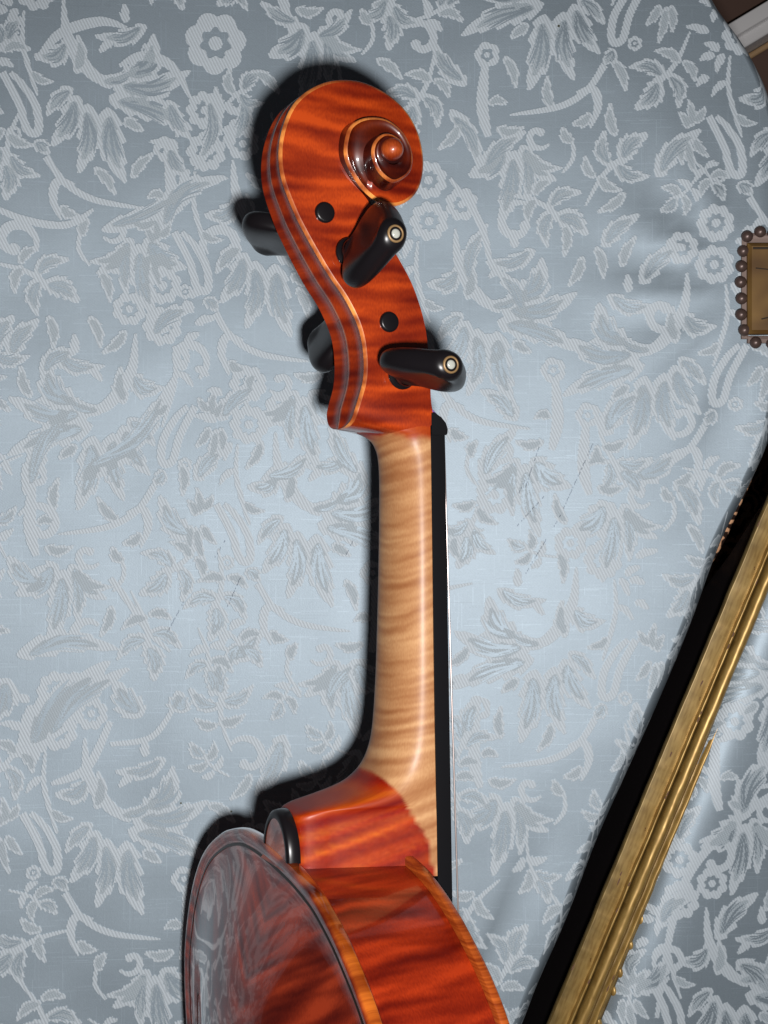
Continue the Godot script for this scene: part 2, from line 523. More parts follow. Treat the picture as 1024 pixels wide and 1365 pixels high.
func worn_texture() -> ImageTexture:
	var n := FastNoiseLite.new()
	n.seed = 61
	n.frequency = 0.03
	n.fractal_octaves = 4
	var img := Image.create(128, 128, false, Image.FORMAT_RGB8)
	for y in 128:
		for x in 128:
			img.set_pixel(x, y, Color(1.0, 0.97, 0.9).lerp(Color(0.45, 0.36, 0.28), clampf(n.get_noise_2d(x, y) * 1.5 + 0.4, 0.0, 1.0)))
	return ImageTexture.create_from_image(img)

func make_materials() -> void:
	var fl := flame(640, 1280, 6.4, 0.60, Color(0.44, 0.22, 0.21), Color(1.0, 1.0, 1.0), 11)
	var fn := flame(512, 1024, 3.6, 0.42, Color(0.72, 0.59, 0.51), Color(1.0, 1.0, 1.0), 23)
	var fb := flame(640, 1280, 7.5, 0.65, Color(0.40, 0.22, 0.22), Color(1.0, 1.0, 1.0), 31, 0.55)
	M.scroll = wood(fl, 0.38, 0.9, 0.07)
	M.rib = wood(flame(256, 1280, 7.5, 0.62, Color(0.42, 0.21, 0.20), Color.WHITE, 57, 0.02), 0.36, 0.9, 0.06)
	M.neck = wood(fn, 0.58, 0.28, 0.34)
	M.neck.metallic_specular = 0.25
	var pores := FastNoiseLite.new()
	pores.seed = 71
	pores.frequency = 0.35
	pores.fractal_octaves = 3
	var relief := Image.create(512, 1024, false, Image.FORMAT_RGBA8)
	for y in 1024:
		for x in 512:
			var g := 0.5 + 0.4 * pores.get_noise_2d(x, y * 0.22)
			relief.set_pixel(x, y, Color(g, g, g))
	relief.bump_map_to_normal_map(1.0)
	M.pores = ImageTexture.create_from_image(relief)
	for m in [[M.neck, 0.22], [M.scroll, 0.05], [M.rib, 0.05]]:
		m[0].normal_enabled = true
		m[0].normal_texture = M.pores
		m[0].normal_scale = m[1]
	M.back = wood(fb, 0.10, 1.0, 0.03)
	M.back.metallic_specular = 0.5
	M.top = wood(flame(256, 1024, 1.4, 0.55, Color(0.62, 0.48, 0.42), Color.WHITE, 41), 0.36, 0.9, 0.08)
	M.ebony = plain(lin(0.006, 0.005, 0.006), 0.30, 0.38)
	M.board = plain(lin(0.005, 0.005, 0.006), 0.40, 0.35)
	M.pearl = plain(lin(0.36, 0.37, 0.33), 0.15, 0.6)
	M.brass = plain(lin(0.26, 0.16, 0.07), 0.45, 0.5, 0.3)
	M.string = plain(lin(0.50, 0.42, 0.40), 0.3, 0.5, 0.7)
	M.silk = plain(lin(0.16, 0.07, 0.28), 0.7)
	M.purfling = plain(lin(0.012, 0.008, 0.006), 0.35)

# ---------------------------------------------------------------- the violin
# local axes: x from back to front, y towards the near side, z along the neck towards the body

func back_outline() -> Array:         # half outline as [half width, along], from the neck to the tail
	var up := spline([[0.0, 95.0], [12.0, 95.25], [22.0, 96.2], [30.0, 97.7], [41.0, 101.6], [50.0, 106.2], [58.0, 111.2], [65.0, 117.0], [71.0, 124.0], [76.0, 132.0], [80.0, 141.0], [83.2, 152.0], [84.0, 162.0], [82.4, 175.0], [78.0, 190.0], [72.0, 204.0], [69.5, 212.0], [72.0, 219.0], [77.5, 224.0]], 5)
	var waist := spline([[77.0, 227.0], [67.0, 233.0], [59.0, 245.0], [55.5, 262.0], [55.6, 278.0], [60.0, 294.0], [70.0, 305.0], [89.5, 312.0]], 5)
	var low := spline([[90.0, 315.5], [87.0, 320.0], [90.0, 328.0], [97.0, 342.0], [102.5, 360.0], [103.8, 378.0], [100.0, 400.0], [90.0, 420.0], [72.0, 437.0], [50.0, 446.5], [25.0, 451.0], [0.0, 452.0]], 5)
	up.append_array(waist)
	up.append_array(low)
	return up

func offset_outline(half: Array, inset: float) -> Array:      # closed loop of Vector2(side, along), inset to the middle
	var pts := []
	for p in half:
		pts.append(Vector2(p[0], p[1]))
	var n := half.size()
	for k in range(n - 2, 0, -1):
		pts.append(Vector2(-half[k][0], half[k][1]))
	var out := []
	var m := pts.size()
	for k in m:
		var d: Vector2 = (pts[(k + 1) % m] - pts[(k - 1 + m) % m]).normalized()
		var o := Vector2(-d.y, d.x)         # to the inside for this direction of travel
		var q: Vector2 = pts[k] + o * inset
		q.y += 0.1 * q.x * (1.0 - smoothstep(150.0, 270.0, q.y))      # the old body leans a little on its block
		out.append(q)
	out.append(out[0])
	return out

func plate(b: MB, face: float, under: float, sign: float, arch: Array, body: Color, edge: Color) -> void:
	var half := back_outline()
	var rows := []
	var th := absf(face - under)
	for e in [[2.6, 0.0], [0.55, 0.0], [0.12, 0.15], [0.0, 0.5], [0.14, 0.85], [0.6, 1.0], [1.4, 1.06], [2.6, 1.02], [4.2, 0.86]]:
		var loop := offset_outline(half, e[0])
		var row := []
		for p in loop:
			row.append(Vector3(under + sign * th * e[1], p.x, p.y))
		rows.append(row)
	var basel := offset_outline(half, 4.2)
	for st in arch:
		var row := []
		for p in basel:
			var mid := Vector2(0.0, clampf(p.y, 160.0, 390.0))
			var q: Vector2 = p.lerp(mid, st[0])
			row.append(Vector3(under + sign * (th * 0.86 + st[1]), q.x, q.y))
		rows.append(row)
	var colf := func(_p: Vector3, r: int, _k: int) -> Color:
		return edge if r < 5 else (edge.lerp(body, 0.5) if r == 5 else body)
	var uvf := func(p: Vector3, _r: int, _k: int) -> Vector2: return Vector2(absf(p.y) / 128.0, p.z / (256.0 if sign < 0 else 128.0))
	b.grid(rows, Vector3((face + under) * 0.5 - sign * 30.0, 0, 250), colf, uvf)

func make_violin() -> void:
	var v := thing("violin", "varnished maple violin lying on its side with four ebony pegs", "violin")
	var th := deg_to_rad(25.5)
	v.transform = Transform3D(Basis(Vector3(cos(th), -sin(th), 0), Vector3(sin(th), cos(th), 0), Vector3(0, 0, 1)), Vector3(0.0082, 0.092, 0))
	make_scroll(v)
	make_neck(v)
	make_body(v)
	make_board(v)
	for p in [["G", -38.8, -9.5, 1.0, 10.9, 15.0], ["D", -72.2, -25.0, 1.0, 9.5, 112.0], ["A", -53.7, -12.6, -1.0, 10.6, 60.0], ["E", -83.2, -31.6, -1.0, 8.9, 165.0]]:
		make_peg(v, p[1], p[2], p[3], p[4], deg_to_rad(p[5]))

func make_scroll(v: Node3D) -> void:
	var amber := Color(0.42, 0.050, 0.005)
	var worn := Color(0.95, 0.42, 0.10)
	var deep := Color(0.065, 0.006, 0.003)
	# [along, front, half width,   along, front, half width of the inner boundary]
	var keys := [
		[-23.6, -23.7, 0.6, -20.6, -9.5, 0.3], [-24.2, -23.6, 5.6, -20.9, -8.3, 6.0], [-26.0, -23.3, 9.2, -22.2, -5.4, 10.2],
		[-29.6, -22.7, 11.0, -25.0, 0.35, 11.9], [-37.0, -20.6, 11.2, -33.0, 0.3, 11.4], [-44.4, -20.4, 11.0, -43.0, 0.0, 11.0], [-51.7, -21.8, 10.6, -54.0, -1.3, 10.6],
		[-59.1, -25.5, 10.2, -64.0, -4.6, 10.2], [-65.3, -30.1, 9.8, -71.5, -8.8, 9.8], [-71.3, -34.0, 9.4, -77.5, -12.9, 9.4], [-77.0, -37.4, 9.0, -83.0, -16.2, 9.1],
		[-82.7, -40.4, 8.6, -87.8, -18.4, 9.0], [-91.9, -43.9, 8.0, -93.2, -23.6, 8.8], [-100.2, -44.4, 7.5, -98.3, -26.7, 8.6], [-108.0, -42.5, 7.2, -103.1, -26.9, 8.5],
		[-114.0, -39.1, 7.0, -106.2, -26.0, 8.4], [-118.6, -33.6, 6.8, -108.2, -24.4, 8.4], [-121.4, -27.0, 6.7, -109.7, -21.5, 8.4], [-122.0, -19.1, 6.7, -110.5, -17.5, 8.4],
		[-119.8, -11.4, 6.8, -109.6, -13.0, 8.5], [-115.6, -5.2, 6.9, -107.0, -9.7, 8.6], [-109.6, -1.2, 7.0, -103.6, -7.5, 8.7], [-102.6, 0.4, 7.2, -99.5, -7.0, 8.9],
		[-96.6, -0.1, 7.4, -96.2, -7.7, 9.1], [-92.0, -2.2, 7.8, -94.0, -9.7, 9.5], [-88.8, -5.8, 8.3, -92.6, -12.0, 9.9], [-87.2, -10.0, 8.8, -91.9, -14.4, 10.4],
		[-87.4, -14.6, 9.5, -92.4, -16.3, 11.0], [-89.7, -19.5, 10.4, -94.1, -18.5, 11.6], [-93.4, -23.5, 11.2, -96.0, -20.0, 12.2], [-98.3, -26.6, 12.0, -98.3, -20.9, 12.8], [-103.1, -26.8, 12.6, -100.7, -20.8, 13.3],
		[-107.3, -25.2, 13.0, -103.0, -19.8, 13.7], [-109.9, -20.8, 13.4, -104.3, -18.2, 14.1], [-110.1, -14.7, 13.8, -104.6, -15.5, 14.5], [-106.8, -9.6, 14.3, -103.3, -12.5, 15.0],
		[-101.3, -7.0, 14.8, -100.5, -11.5, 15.4], [-96.2, -7.7, 15.3, -97.8, -12.0, 15.8], [-93.0, -11.0, 15.8, -96.8, -13.8, 16.2], [-91.9, -14.5, 16.3, -97.0, -16.0, 16.7],
		[-94.1, -18.5, 16.8, -98.2, -17.6, 17.2], [-98.1, -20.8, 17.3, -99.8, -18.2, 17.6], [-101.7, -20.6, 17.8, -101.4, -17.9, 18.0], [-104.3, -18.2, 18.3, -102.6, -16.7, 18.4],
		[-104.6, -15.5, 18.8, -102.4, -14.8, 18.9], [-103.3, -12.8, 19.2, -101.2, -13.4, 19.3]]
	var per := 5
	var pts := spline(keys, per)
	var n := pts.size()
	var TURN2 := 28 * per              # from here on the outer edge is a raised inner turn
	var FRONT := 11 * per              # up to here the inner boundary is the front of the pegbox
	var O := []
	var I := []
	for k in n:
		O.append(Vector3(pts[k][1], pts[k][2], pts[k][0]))
		I.append(Vector3(pts[k][4], pts[k][5], pts[k][3]))
	var b := MB.new()
	var uvf := func(p: Vector3, _r: int, _k: int) -> Vector2: return Vector2((p.x + 0.35 * absf(p.y) + 60.0) / 128.0, (p.z + 130.0) / 256.0)
	var ctr := Vector3(-15.4, 0, -100)
	var inw := []
	for k in n:
		var d: Vector3 = O[mini(k + 1, n - 1)] - O[maxi(k - 1, 0)]
		var o := Vector3(-d.z, 0, d.x).normalized()
		var toi: Vector3 = I[k] - O[k]
		toi.y = 0.0
		if o.dot(toi) < 0:
			o = -o
		inw.append(o)
	for side in [1.0, -1.0]:
		var cheek := []
		var cham := []
		var bead := []
		var wall := []
		for k in n:
			var o: Vector3 = O[k]
			var ii: Vector3 = I[k]
			var w := 0.85 if k < TURN2 else lerpf(0.85, 0.7, float(k - TURN2) / (n - TURN2))
			var a: Vector3 = o + inw[k] * w
			var row := []
			var chin := clampf(1.0 - float(k) / (3.0 * per), 0.0, 1.0)
			var scoop := 0.0 if k < FRONT else 0.55 * smoothstep(FRONT, FRONT + 8 * per, k)
			if k >= TURN2:
				scoop = 0.9
			for j in 13:
				var t := j / 12.0
				var p := a.lerp(ii, t)
				if chin > 0.0:
					var cp := Vector3(-11.5, lerpf(a.y, ii.y, 0.6), -22.6)
					p = p.lerp(a * (1 - t) * (1 - t) + cp * 2 * t * (1 - t) + ii * t * t, chin)
				p.y -= scoop * sin(PI * pow(t, 0.8)) * (0.4 if k < TURN2 else 1.0)
				p.y *= side
				row.append(p)
			cheek.append(row)
			var c0 := o + Vector3(0, -w, 0)
			var c1 := a
			var mid: Vector3 = (c0 + c1) * 0.5 + (Vector3(0, 1, 0) - inw[k]) * w * 0.16
			cham.append([Vector3(c0.x, c0.y * side, c0.z), Vector3(mid.x, mid.y * side, mid.z), Vector3(c1.x, c1.y * side, c1.z)])
			if k >= TURN2 - 2 * per:
				var depth := 6.2
				if k > TURN2 + 10 * per:
					depth = 5.6
				var wr := []
				for j in 5:
					var t := j / 4.0
					var q: Vector3 = o + Vector3(0, -w - depth * t, 0) - inw[k] * (1.1 * t * t)
					wr.append(Vector3(q.x, maxf(q.y, 0.0) * side, q.z))
				wall.append(wr)
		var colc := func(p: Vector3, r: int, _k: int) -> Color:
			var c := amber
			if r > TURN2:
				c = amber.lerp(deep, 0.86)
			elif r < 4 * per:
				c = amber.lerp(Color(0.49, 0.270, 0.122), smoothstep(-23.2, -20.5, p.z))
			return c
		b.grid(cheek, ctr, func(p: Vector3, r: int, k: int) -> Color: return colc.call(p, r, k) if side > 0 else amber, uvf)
		b.v = b.v
		var gold := func(p: Vector3, r: int, _k: int) -> Color:
			var s := 0.5 + 0.5 * sin(r * 0.31) * sin(r * 0.117 + 1.0)
			return amber.lerp(worn, 0.30 + 0.45 * s)
		b.grid(cham, Vector3(-15.4, 0, -75), gold, uvf)
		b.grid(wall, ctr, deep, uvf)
		# eye of the volute: a low dome on the last turn
		var dome := []
		for r in 8:
			var row := []
			for k in 25:
				var t := TAU * k / 24
				var rr := 3.2 * sin(PI * 0.5 * minf(r, 6) / 6.0)
				row.append(Vector3(-15.3 + rr * cos(t), side * (18.2 + 3.3 * cos(PI * 0.5 * minf(r, 6) / 6.0) - (2.5 if r == 7 else 0.0)), -100.4 + rr * sin(t)))
			dome.append(row)
		b.grid(dome, Vector3(-15.4, side * 16.0, -100), amber.lerp(worn, 0.12), uvf, true)
		var disc := []
		for r in 3:
			var row := []
			for k in 25:
				row.append(Vector3(-15.3 + 1.95 * r * cos(TAU * k / 24), side * 18.0, -100.4 + 1.95 * r * sin(TAU * k / 24)))
			disc.append(row)
		b.grid(disc, Vector3(-15.4, 0, -100), deep, uvf)
	# the back: two flutes with a ridge between them, from the chin over the top and under the volute
	var back := []
	for k in range(0, TURN2 + 1):
		var row := []
		var w: float = O[k].y - 0.85
		w = maxf(w, 0.05)
		for j in 33:
			var t := -1.0 + j / 16.0
			var q := absf(t)
			var fl := sin(PI * clampf((q - 0.05) / 0.95, 0.0, 1.0))
			var dep := 0.12 * w * fl
			var p: Vector3 = O[k] + inw[k] * dep
			p.y = w * t
			row.append(p)
		back.append(row)
	b.grid(back, Vector3(-15.4, 0, -75), func(_p: Vector3, _r: int, k: int) -> Color: return amber.lerp(worn, 0.25) if k == 16 else amber.lerp(deep, 0.25), uvf)
	# front of the pegbox: two wall tops and the hollow between them
	var tops := [[], [], [], [], []]
	for k in range(3 * per, FRONT + 1):
		var i: Vector3 = I[k]
		var d: Vector3 = (O[k] - I[k])
		d.y = 0
		d = d.normalized() * 13.0
		var w := i.y
		var wi := w - 4.2
		tops[0].append([Vector3(i.x, w, i.z), Vector3(i.x, wi, i.z)])
		tops[1].append([Vector3(i.x, -w, i.z), Vector3(i.x, -wi, i.z)])
		tops[2].append([Vector3(i.x, wi, i.z), Vector3(i.x + d.x, wi, i.z + d.z)])
		tops[3].append([Vector3(i.x, -wi, i.z), Vector3(i.x + d.x, -wi, i.z + d.z)])
		tops[4].append([Vector3(i.x + d.x, wi, i.z + d.z), Vector3(i.x + d.x, -wi, i.z + d.z)])
	for k in 5:
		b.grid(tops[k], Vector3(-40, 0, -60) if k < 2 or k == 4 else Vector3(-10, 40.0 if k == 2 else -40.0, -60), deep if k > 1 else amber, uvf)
	for k in [3 * per, FRONT]:
		var i: Vector3 = I[k]
		var d: Vector3 = (O[k] - I[k])
		d.y = 0
		d = d.normalized() * 13.0
		var wi := i.y - 4.2
		b.grid([[Vector3(i.x, wi, i.z), Vector3(i.x, -wi, i.z)], [Vector3(i.x + d.x, wi, i.z + d.z), Vector3(i.x + d.x, -wi, i.z + d.z)]], Vector3(0, 0, -10 if k == 3 * per else -140), deep, uvf)
	part("scroll", b, M.scroll, v)

func make_neck(v: Node3D) -> void:
	var tan_ := Color(0.49, 0.270, 0.122)
	var red := Color(0.37, 0.042, 0.004)
	# [along, depth, half width at the board, half width at the back, squareness]
	var keys := [[-24.6, 19.5, 11.75, 11.75, 2.0], [-23.2, 18.0, 11.8, 11.8, 2.0], [-22.0, 14.6, 11.85, 11.85, 2.0], [-20.8, 12.4, 11.9, 11.9, 2.0], [-19.0, 10.8, 11.95, 11.95, 2.0], [-15.5, 9.5, 12.1, 12.1, 2.0], [-8.0, 8.9, 12.3, 12.3, 2.0], [10.0, 8.9, 12.8, 12.8, 2.0], [30.0, 9.3, 13.3, 13.3, 2.0], [50.0, 10.0, 13.9, 13.8, 2.0], [64.0, 11.0, 14.4, 14.0, 2.1], [71.0, 12.6, 14.7, 13.6, 2.4], [75.5, 15.2, 14.9, 13.0, 2.9], [78.6, 19.0, 15.0, 12.4, 3.6], [80.4, 23.5, 15.1, 12.0, 4.4], [81.6, 28.5, 15.2, 11.6, 5.0], [82.6, 33.5, 15.3, 11.2, 5.4], [83.4, 37.0, 15.3, 10.6, 5.6], [84.8, 39.3, 15.4, 10.2, 5.6], [88.0, 39.35, 15.6, 10.1, 5.6], [98.0, 39.35, 15.9, 10.2, 5.6], [103.0, 39.35, 16.1, 10.2, 5.6]]
	var st := spline(keys, 8)
	var rows := []
	for k in st:
		var row := []
		for j in 91:
			var t := PI * j / 90.0
			var sn := sin(t) if j > 0 and j < 90 else 0.0
			var c := cos(t)
			var r: float = pow(pow(absf(c), k[4]) + pow(sn, k[4]), -1.0 / k[4])
			var f: float = -k[1] * sn * r
			var w := lerpf(k[2], k[3], clampf(-f / 30.0, 0.0, 1.0) if k[0] > 0.0 else 0.0)
			row.append(Vector3(f, w * c * r, k[0]))
		rows.append(row)
	var nz := FastNoiseLite.new()
	nz.seed = 3
	nz.frequency = 0.25
	var colf := func(p: Vector3, _r: int, _k: int) -> Color:
		var wob := 1.1 * nz.get_noise_2d(p.x * 0.45, p.y * 0.3 + 40.0)
		var low := smoothstep(-1.0, 1.0, p.z - (75.4 + (p.x + 13.6) * 1.5 + maxf(0.0, p.x + 3.0) * 4.0) + wob)
		if p.x < -14.6:
			low = smoothstep(-1.0, 1.0, p.z - 73.9 + wob)
		var high := smoothstep(-20.5, -23.2, p.z + wob * 2.0)
		var fl := clampf(0.92 + 0.75 * nz.get_noise_2d((p.z + p.x * 0.28) * 0.62, absf(p.y) * 0.05 + p.x * 0.06), 0.5, 1.5)
		return tan_.lerp(Color(red.r * fl, red.g * fl * fl * fl, red.b * fl), maxf(low, high))
	var b := MB.new()
	b.grid(rows, Vector3(0, 0, 60), colf, func(p: Vector3, r: int, k: int) -> Vector2: return Vector2((k * 0.4 + 20.0) / 102.4, (p.z + 40.0 + p.x * 0.35) / 204.8))
	part("neck", b, M.neck, v)

func make_body(v: Node3D) -> void:
	var half := back_outline()
	var b := MB.new()
	var loop := offset_outline(half, 2.7)
	var rows := []
	var len_at := [0.0]
	for k in range(1, loop.size()):
		len_at.append(len_at[k - 1] + loop[k].distance_to(loop[k - 1]))
	for j in 9:
		var f := lerpf(-9.0, -39.9, j / 8.0)
		var row := []
		for p in loop:
			row.append(Vector3(f, p.x, p.y))
		rows.append(row)
	b.grid(rows, Vector3(-25, 0, 270), Color(0.34, 0.029, 0.004), func(p: Vector3, _r: int, k: int) -> Vector2: return Vector2((p.x + 45.0) / 51.2, (len_at[k] + 0.05 * p.x + 60.0) / 256.0))
	part("rib", b, M.rib, v)
	# back
	b = MB.new()
	plate(b, -43.3, -39.6, -1.0, [[0.05, 0.1], [0.1, 0.6], [0.18, 1.9], [0.28, 3.8], [0.4, 6.4], [0.52, 8.9], [0.65, 11.0], [0.8, 12.6], [0.92, 13.2], [1.0, 13.3]], Color(0.30, 0.034, 0.011), Color(0.46, 0.110, 0.014))
	var but := []
	for r in 4:
		var row := []
		for k in 21:
			var t := PI * k / 20.0
			var rr := 8.2 * r / 3.0
			row.append(Vector3(-42.75, rr * cos(t), 96.0 - rr * sin(t) * 1.36))
		but.append(row)
	b.grid(but, Vector3(0, 0, 95), Color(0.36, 0.07, 0.016), func(p: Vector3, _r: int, _k: int) -> Vector2: return Vector2(absf(p.y) / 128.0, p.z / 256.0))
	b.grid([[Vector3(-42.75, 8.2, 97), Vector3(-42.75, -8.2, 97)], [Vector3(-43.25, 10.5, 99.0), Vector3(-43.25, -10.5, 99.0)]], Vector3(0, 0, 95), Color(0.36, 0.07, 0.016))
	var bp := part("back_plate", b, M.back, v)
	# purfling: a dark inlaid line along the edge
	b = MB.new()
	var l1 := offset_outline(half, 4.0)
	var l2 := offset_outline(half, 5.1)
	rows = [[], [], []]
	for k in l1.size():
		rows[0].append(Vector3(-42.74, l1[k].x, l1[k].y))
		rows[1].append(Vector3(-42.95, (l1[k].x + l2[k].x) * 0.5, (l1[k].y + l2[k].y) * 0.5))
		rows[2].append(Vector3(-42.95, l2[k].x, l2[k].y))
	b.grid(rows, Vector3(0, 0, 270))
	part("purfling", b, M.purfling, bp)
	# ebony crown round the button
	b = MB.new()
	rows = []
	for pr in [[8.1, -42.6], [8.3, -43.0], [9.4, -42.95], [10.0, -42.4], [10.2, -41.0], [10.15, -39.3], [9.6, -39.0]]:
		var row := []
		for k in 25:
			var t := PI * k / 24.0
			row.append(Vector3(pr[1], pr[0] * cos(t), 96.6 - pr[0] * sin(t) * 1.3))
		rows.append(row)
	b.grid(rows, Vector3(-41, 0, 94))
	part("button_crown", b, M.ebony, bp)
	# top
	b = MB.new()
	plate(b, -6.6, -9.3, 1.0, [[0.1, 0.3], [0.3, 1.2], [0.6, 2.8], [1.0, 3.4]], Color(0.42, 0.09, 0.012), Color(0.40, 0.088, 0.012))
	part("top_plate", b, M.top, v)

func make_board(v: Node3D) -> void:
	var b := MB.new()
	var arc := []
	var sides := [[], []]
	var under := []
	for r in 28:
		var a := lerpf(-22.0, 248.0, r / 27.0)
		var w := lerpf(11.9, 21.2, r / 27.0)
		var row := []
		for j in 15:
			var s := w * (1.0 - 2.0 * j / 14.0)
			row.append(Vector3(4.6 + sqrt(42.0 * 42.0 - s * s) - sqrt(42.0 * 42.0 - w * w), s, a))
		arc.append(row)
		sides[0].append([Vector3(0.05, w, a), Vector3(4.3, w, a), Vector3(4.6, w - 0.25, a)])
		sides[1].append([Vector3(0.05, -w, a), Vector3(4.3, -w, a), Vector3(4.6, -w + 0.25, a)])
		under.append([Vector3(0.05, w, a), Vector3(0.05, -w, a)])
	b.grid(arc, Vector3(-30, 0, 110))
	b.grid(sides[0], Vector3(2, 0, 110))
	b.grid(sides[1], Vector3(2, 0, 110))
	b.grid(under, Vector3(3, 0, 110))
	for a in [-22.0, 248.0]:
		var w := 11.9 if a < 0 else 21.2
		var low := []
		var high := []
		for j in 9:
			var s := w * (1.0 - 2.0 * j / 8.0)
			low.append(Vector3(0.05, s, a))
			high.append(Vector3(4.6 + sqrt(42.0 * 42.0 - s * s) - sqrt(42.0 * 42.0 - w * w), s, a))
		b.grid([low, high], Vector3(2, 0, 110))
	part("fingerboard", b, M.board, v)
	# nut
	b = MB.new()
	var prof := [[-28.4, 0.2], [-28.2, 1.6], [-27.2, 3.4], [-25.6, 4.9], [-23.9, 5.5], [-22.5, 5.4], [-22.1, 5.0], [-22.05, 0.2]]
	var rows := []
	for p in prof:
		var row := []
		for j in 11:
			var s := 12.0 * (1.0 - 2.0 * j / 10.0)
			row.append(Vector3(p[1] + (1.6 * (1.0 - pow(s / 12.0, 2.0)) if p[1] > 3.0 else 0.0), s, p[0]))
		rows.append(row)
	b.grid(rows, Vector3(1, 0, -24.5))
	for e in [0, 10]:
		var fan := [[], []]
		for k in prof.size():
			fan[0].append(Vector3(0.2, rows[k][e].y, -24.5))
			fan[1].append(rows[k][e])
		b.grid(fan, Vector3(2, 0, -24.5))
	part("nut", b, M.board, v)
	# strings: near to far, each with its silk winding in the pegbox
	var y0 := [8.4, 2.8, -2.8, -8.4]
	var y1 := [17.0, 5.7, -5.7, -17.0]
	var f0 := [6.1, 6.9, 6.9, 6.1]
	var f1 := [12.5, 14.5, 14.5, 12.0]
	var rad := [0.27, 0.27, 0.25, 0.2]
	var peg_at := [[-38.8, -9.5], [-72.2, -25.0], [-53.7, -12.6], [-83.2, -31.6]]
	for k in 4:
		b = MB.new()
		var a := Vector3(f0[k], y0[k], -24.0)
		tube(b, [a, a.lerp(Vector3(f1[k], y1[k], 301), 0.33), a.lerp(Vector3(f1[k], y1[k], 301), 0.66), Vector3(f1[k], y1[k], 301)], rad[k], 8)
		var s := part("string", b, M.string, v)
		b = MB.new()
		tube(b, [a, Vector3(f0[k] - 1.1, y0[k] * 0.97, -27.0), Vector3(peg_at[k][1] + 3.2, y0[k] * 0.55, peg_at[k][0])], rad[k] + 0.12, 8)
		part("silk_winding", b, M.silk, s)

func make_peg(v: Node3D, a: float, f: float, side: float, w: float, turn: float) -> void:
	var peg := MB.new()
	# shaft: pokes out of the far cheek and ends under the head
	var rows := []
	for p in [[-w - 1.0, 0.05], [-w - 1.0, 2.2], [-w - 0.75, 2.75], [-w - 0.3, 2.95], [0.0, 3.2], [w + 1.2, 3.5], [w + 1.3, 4.1], [w + 1.9, 4.3], [w + 2.5, 4.1], [w + 2.7, 3.3], [w + 3.6, 3.2], [w + 4.6, 3.6], [w + 5.4, 3.5]]:
		var row := []
		for k in 25:
			var t := TAU * k / 24
			row.append(Vector3(p[1] * cos(t), p[0], p[1] * sin(t)))
		rows.append(row)
	peg.grid(rows, Vector3(0, 0, 0), Color.WHITE, null, true)
	# head: heart shaped, thick rim, hollowed faces
	var s0 := w + 4.2
	var prof := [[0.0, 3.2, 3.0], [1.2, 4.4, 3.3], [2.8, 7.2, 3.9], [5.0, 10.2, 4.5], [8.0, 12.2, 5.0], [11.5, 12.4, 5.2], [15.0, 11.2, 5.2], [18.5, 9.2, 5.1], [21.5, 7.1, 4.8], [24.0, 5.3, 4.3], [25.6, 4.1, 3.6], [26.4, 2.9, 2.8], [26.8, 1.6, 1.6], [26.85, 0.05, 0.05]]
	var fine := spline(prof, 3)
	rows = []
	for p in fine:
		var row := []
		for k in 49:
			var t := TAU * k / 48
			var c := cos(t)
			var s := sin(t)
			var x: float = p[1] * signf(c) * pow(absf(c), 0.92)
			var q: float = absf(x) / maxf(p[1], 0.01)
			var hollow := lerpf(0.62, 1.0, pow(q, 1.5)) if p[1] > 5.0 else 1.0
			var blend := smoothstep(4.0, 8.0, p[1])
			var y: float = p[2] * signf(s) * pow(absf(s), lerpf(1.0, 0.8, blend)) * lerpf(1.0, hollow, blend)
			row.append(Vector3(x * cos(turn) - y * sin(turn), s0 + p[0], x * sin(turn) + y * cos(turn)))
		rows.append(row)
	peg.grid(rows, Vector3(0, s0 + 12.0, 0), Color.WHITE, null, true)
	var o := part("peg", peg, M.ebony, v)
	o.position = Vector3(f, 0, a) * MM
	if side < 0:
		o.rotation.z = PI
	# inlaid eye at the end of the head
	var ring := MB.new()
	rows = []
	for p in [[1.75, 26.3], [1.78, 26.95], [2.0, 27.02], [2.35, 26.9], [2.4, 26.2]]:
		var row := []
		for k in 25:
			row.append(Vector3(p[0] * cos(TAU * k / 24), s0 + p[1], p[0] * sin(TAU * k / 24)))
		rows.append(row)
	ring.grid(rows, Vector3(0, s0 + 20, 0), Color.WHITE, null, true)
	part("eye_ring", ring, M.brass, o)
	var dot := MB.new()
	rows = []
	for p in [[0.02, 27.2], [0.7, 27.15], [1.1, 27.05], [1.3, 26.7], [1.3, 26.2]]:
		var row := []
		for k in 21:
			row.append(Vector3(p[0] * cos(TAU * k / 20), s0 + p[1], p[0] * sin(TAU * k / 20)))
		rows.append(row)
	dot.grid(rows, Vector3(0, s0 + 24, 0), Color.WHITE, null, true)
	part("pearl_eye", dot, M.pearl, o)

# ---------------------------------------------------------------- the chairs
func seat_edge(z: float) -> float:       # where the seat starts to roll over its right-hand edge
	return curve([[-330.0, 70.0], [-230.0, 96.0], [-184.0, 115.0], [-165.0, 128.0], [-148.0, 136.0], [-125.0, 141.0], [-60.0, 140.0], [-30.0, 137.0], [-12.0, 130.0], [10.5, 119.0], [42.0, 107.4], [69.0, 96.2], [96.0, 84.2], [120.0, 73.5], [147.0, 63.0], [171.0, 52.2], [192.0, 43.5], [300.0, -18.0], [470.0, -95.0]], z) 

func seat_dish(x: float, z: float) -> float:
	return (1.0 - clampf((z - 200.0) / 80.0, 0.0, 1.0)) * (minf(Vector2(x + 50.0, z - 20.0).length_squared() / 6000.0, 8.0) + minf(pow(maxf(0.0, -x - 10.0), 2.0) / 1700.0, 12.0))

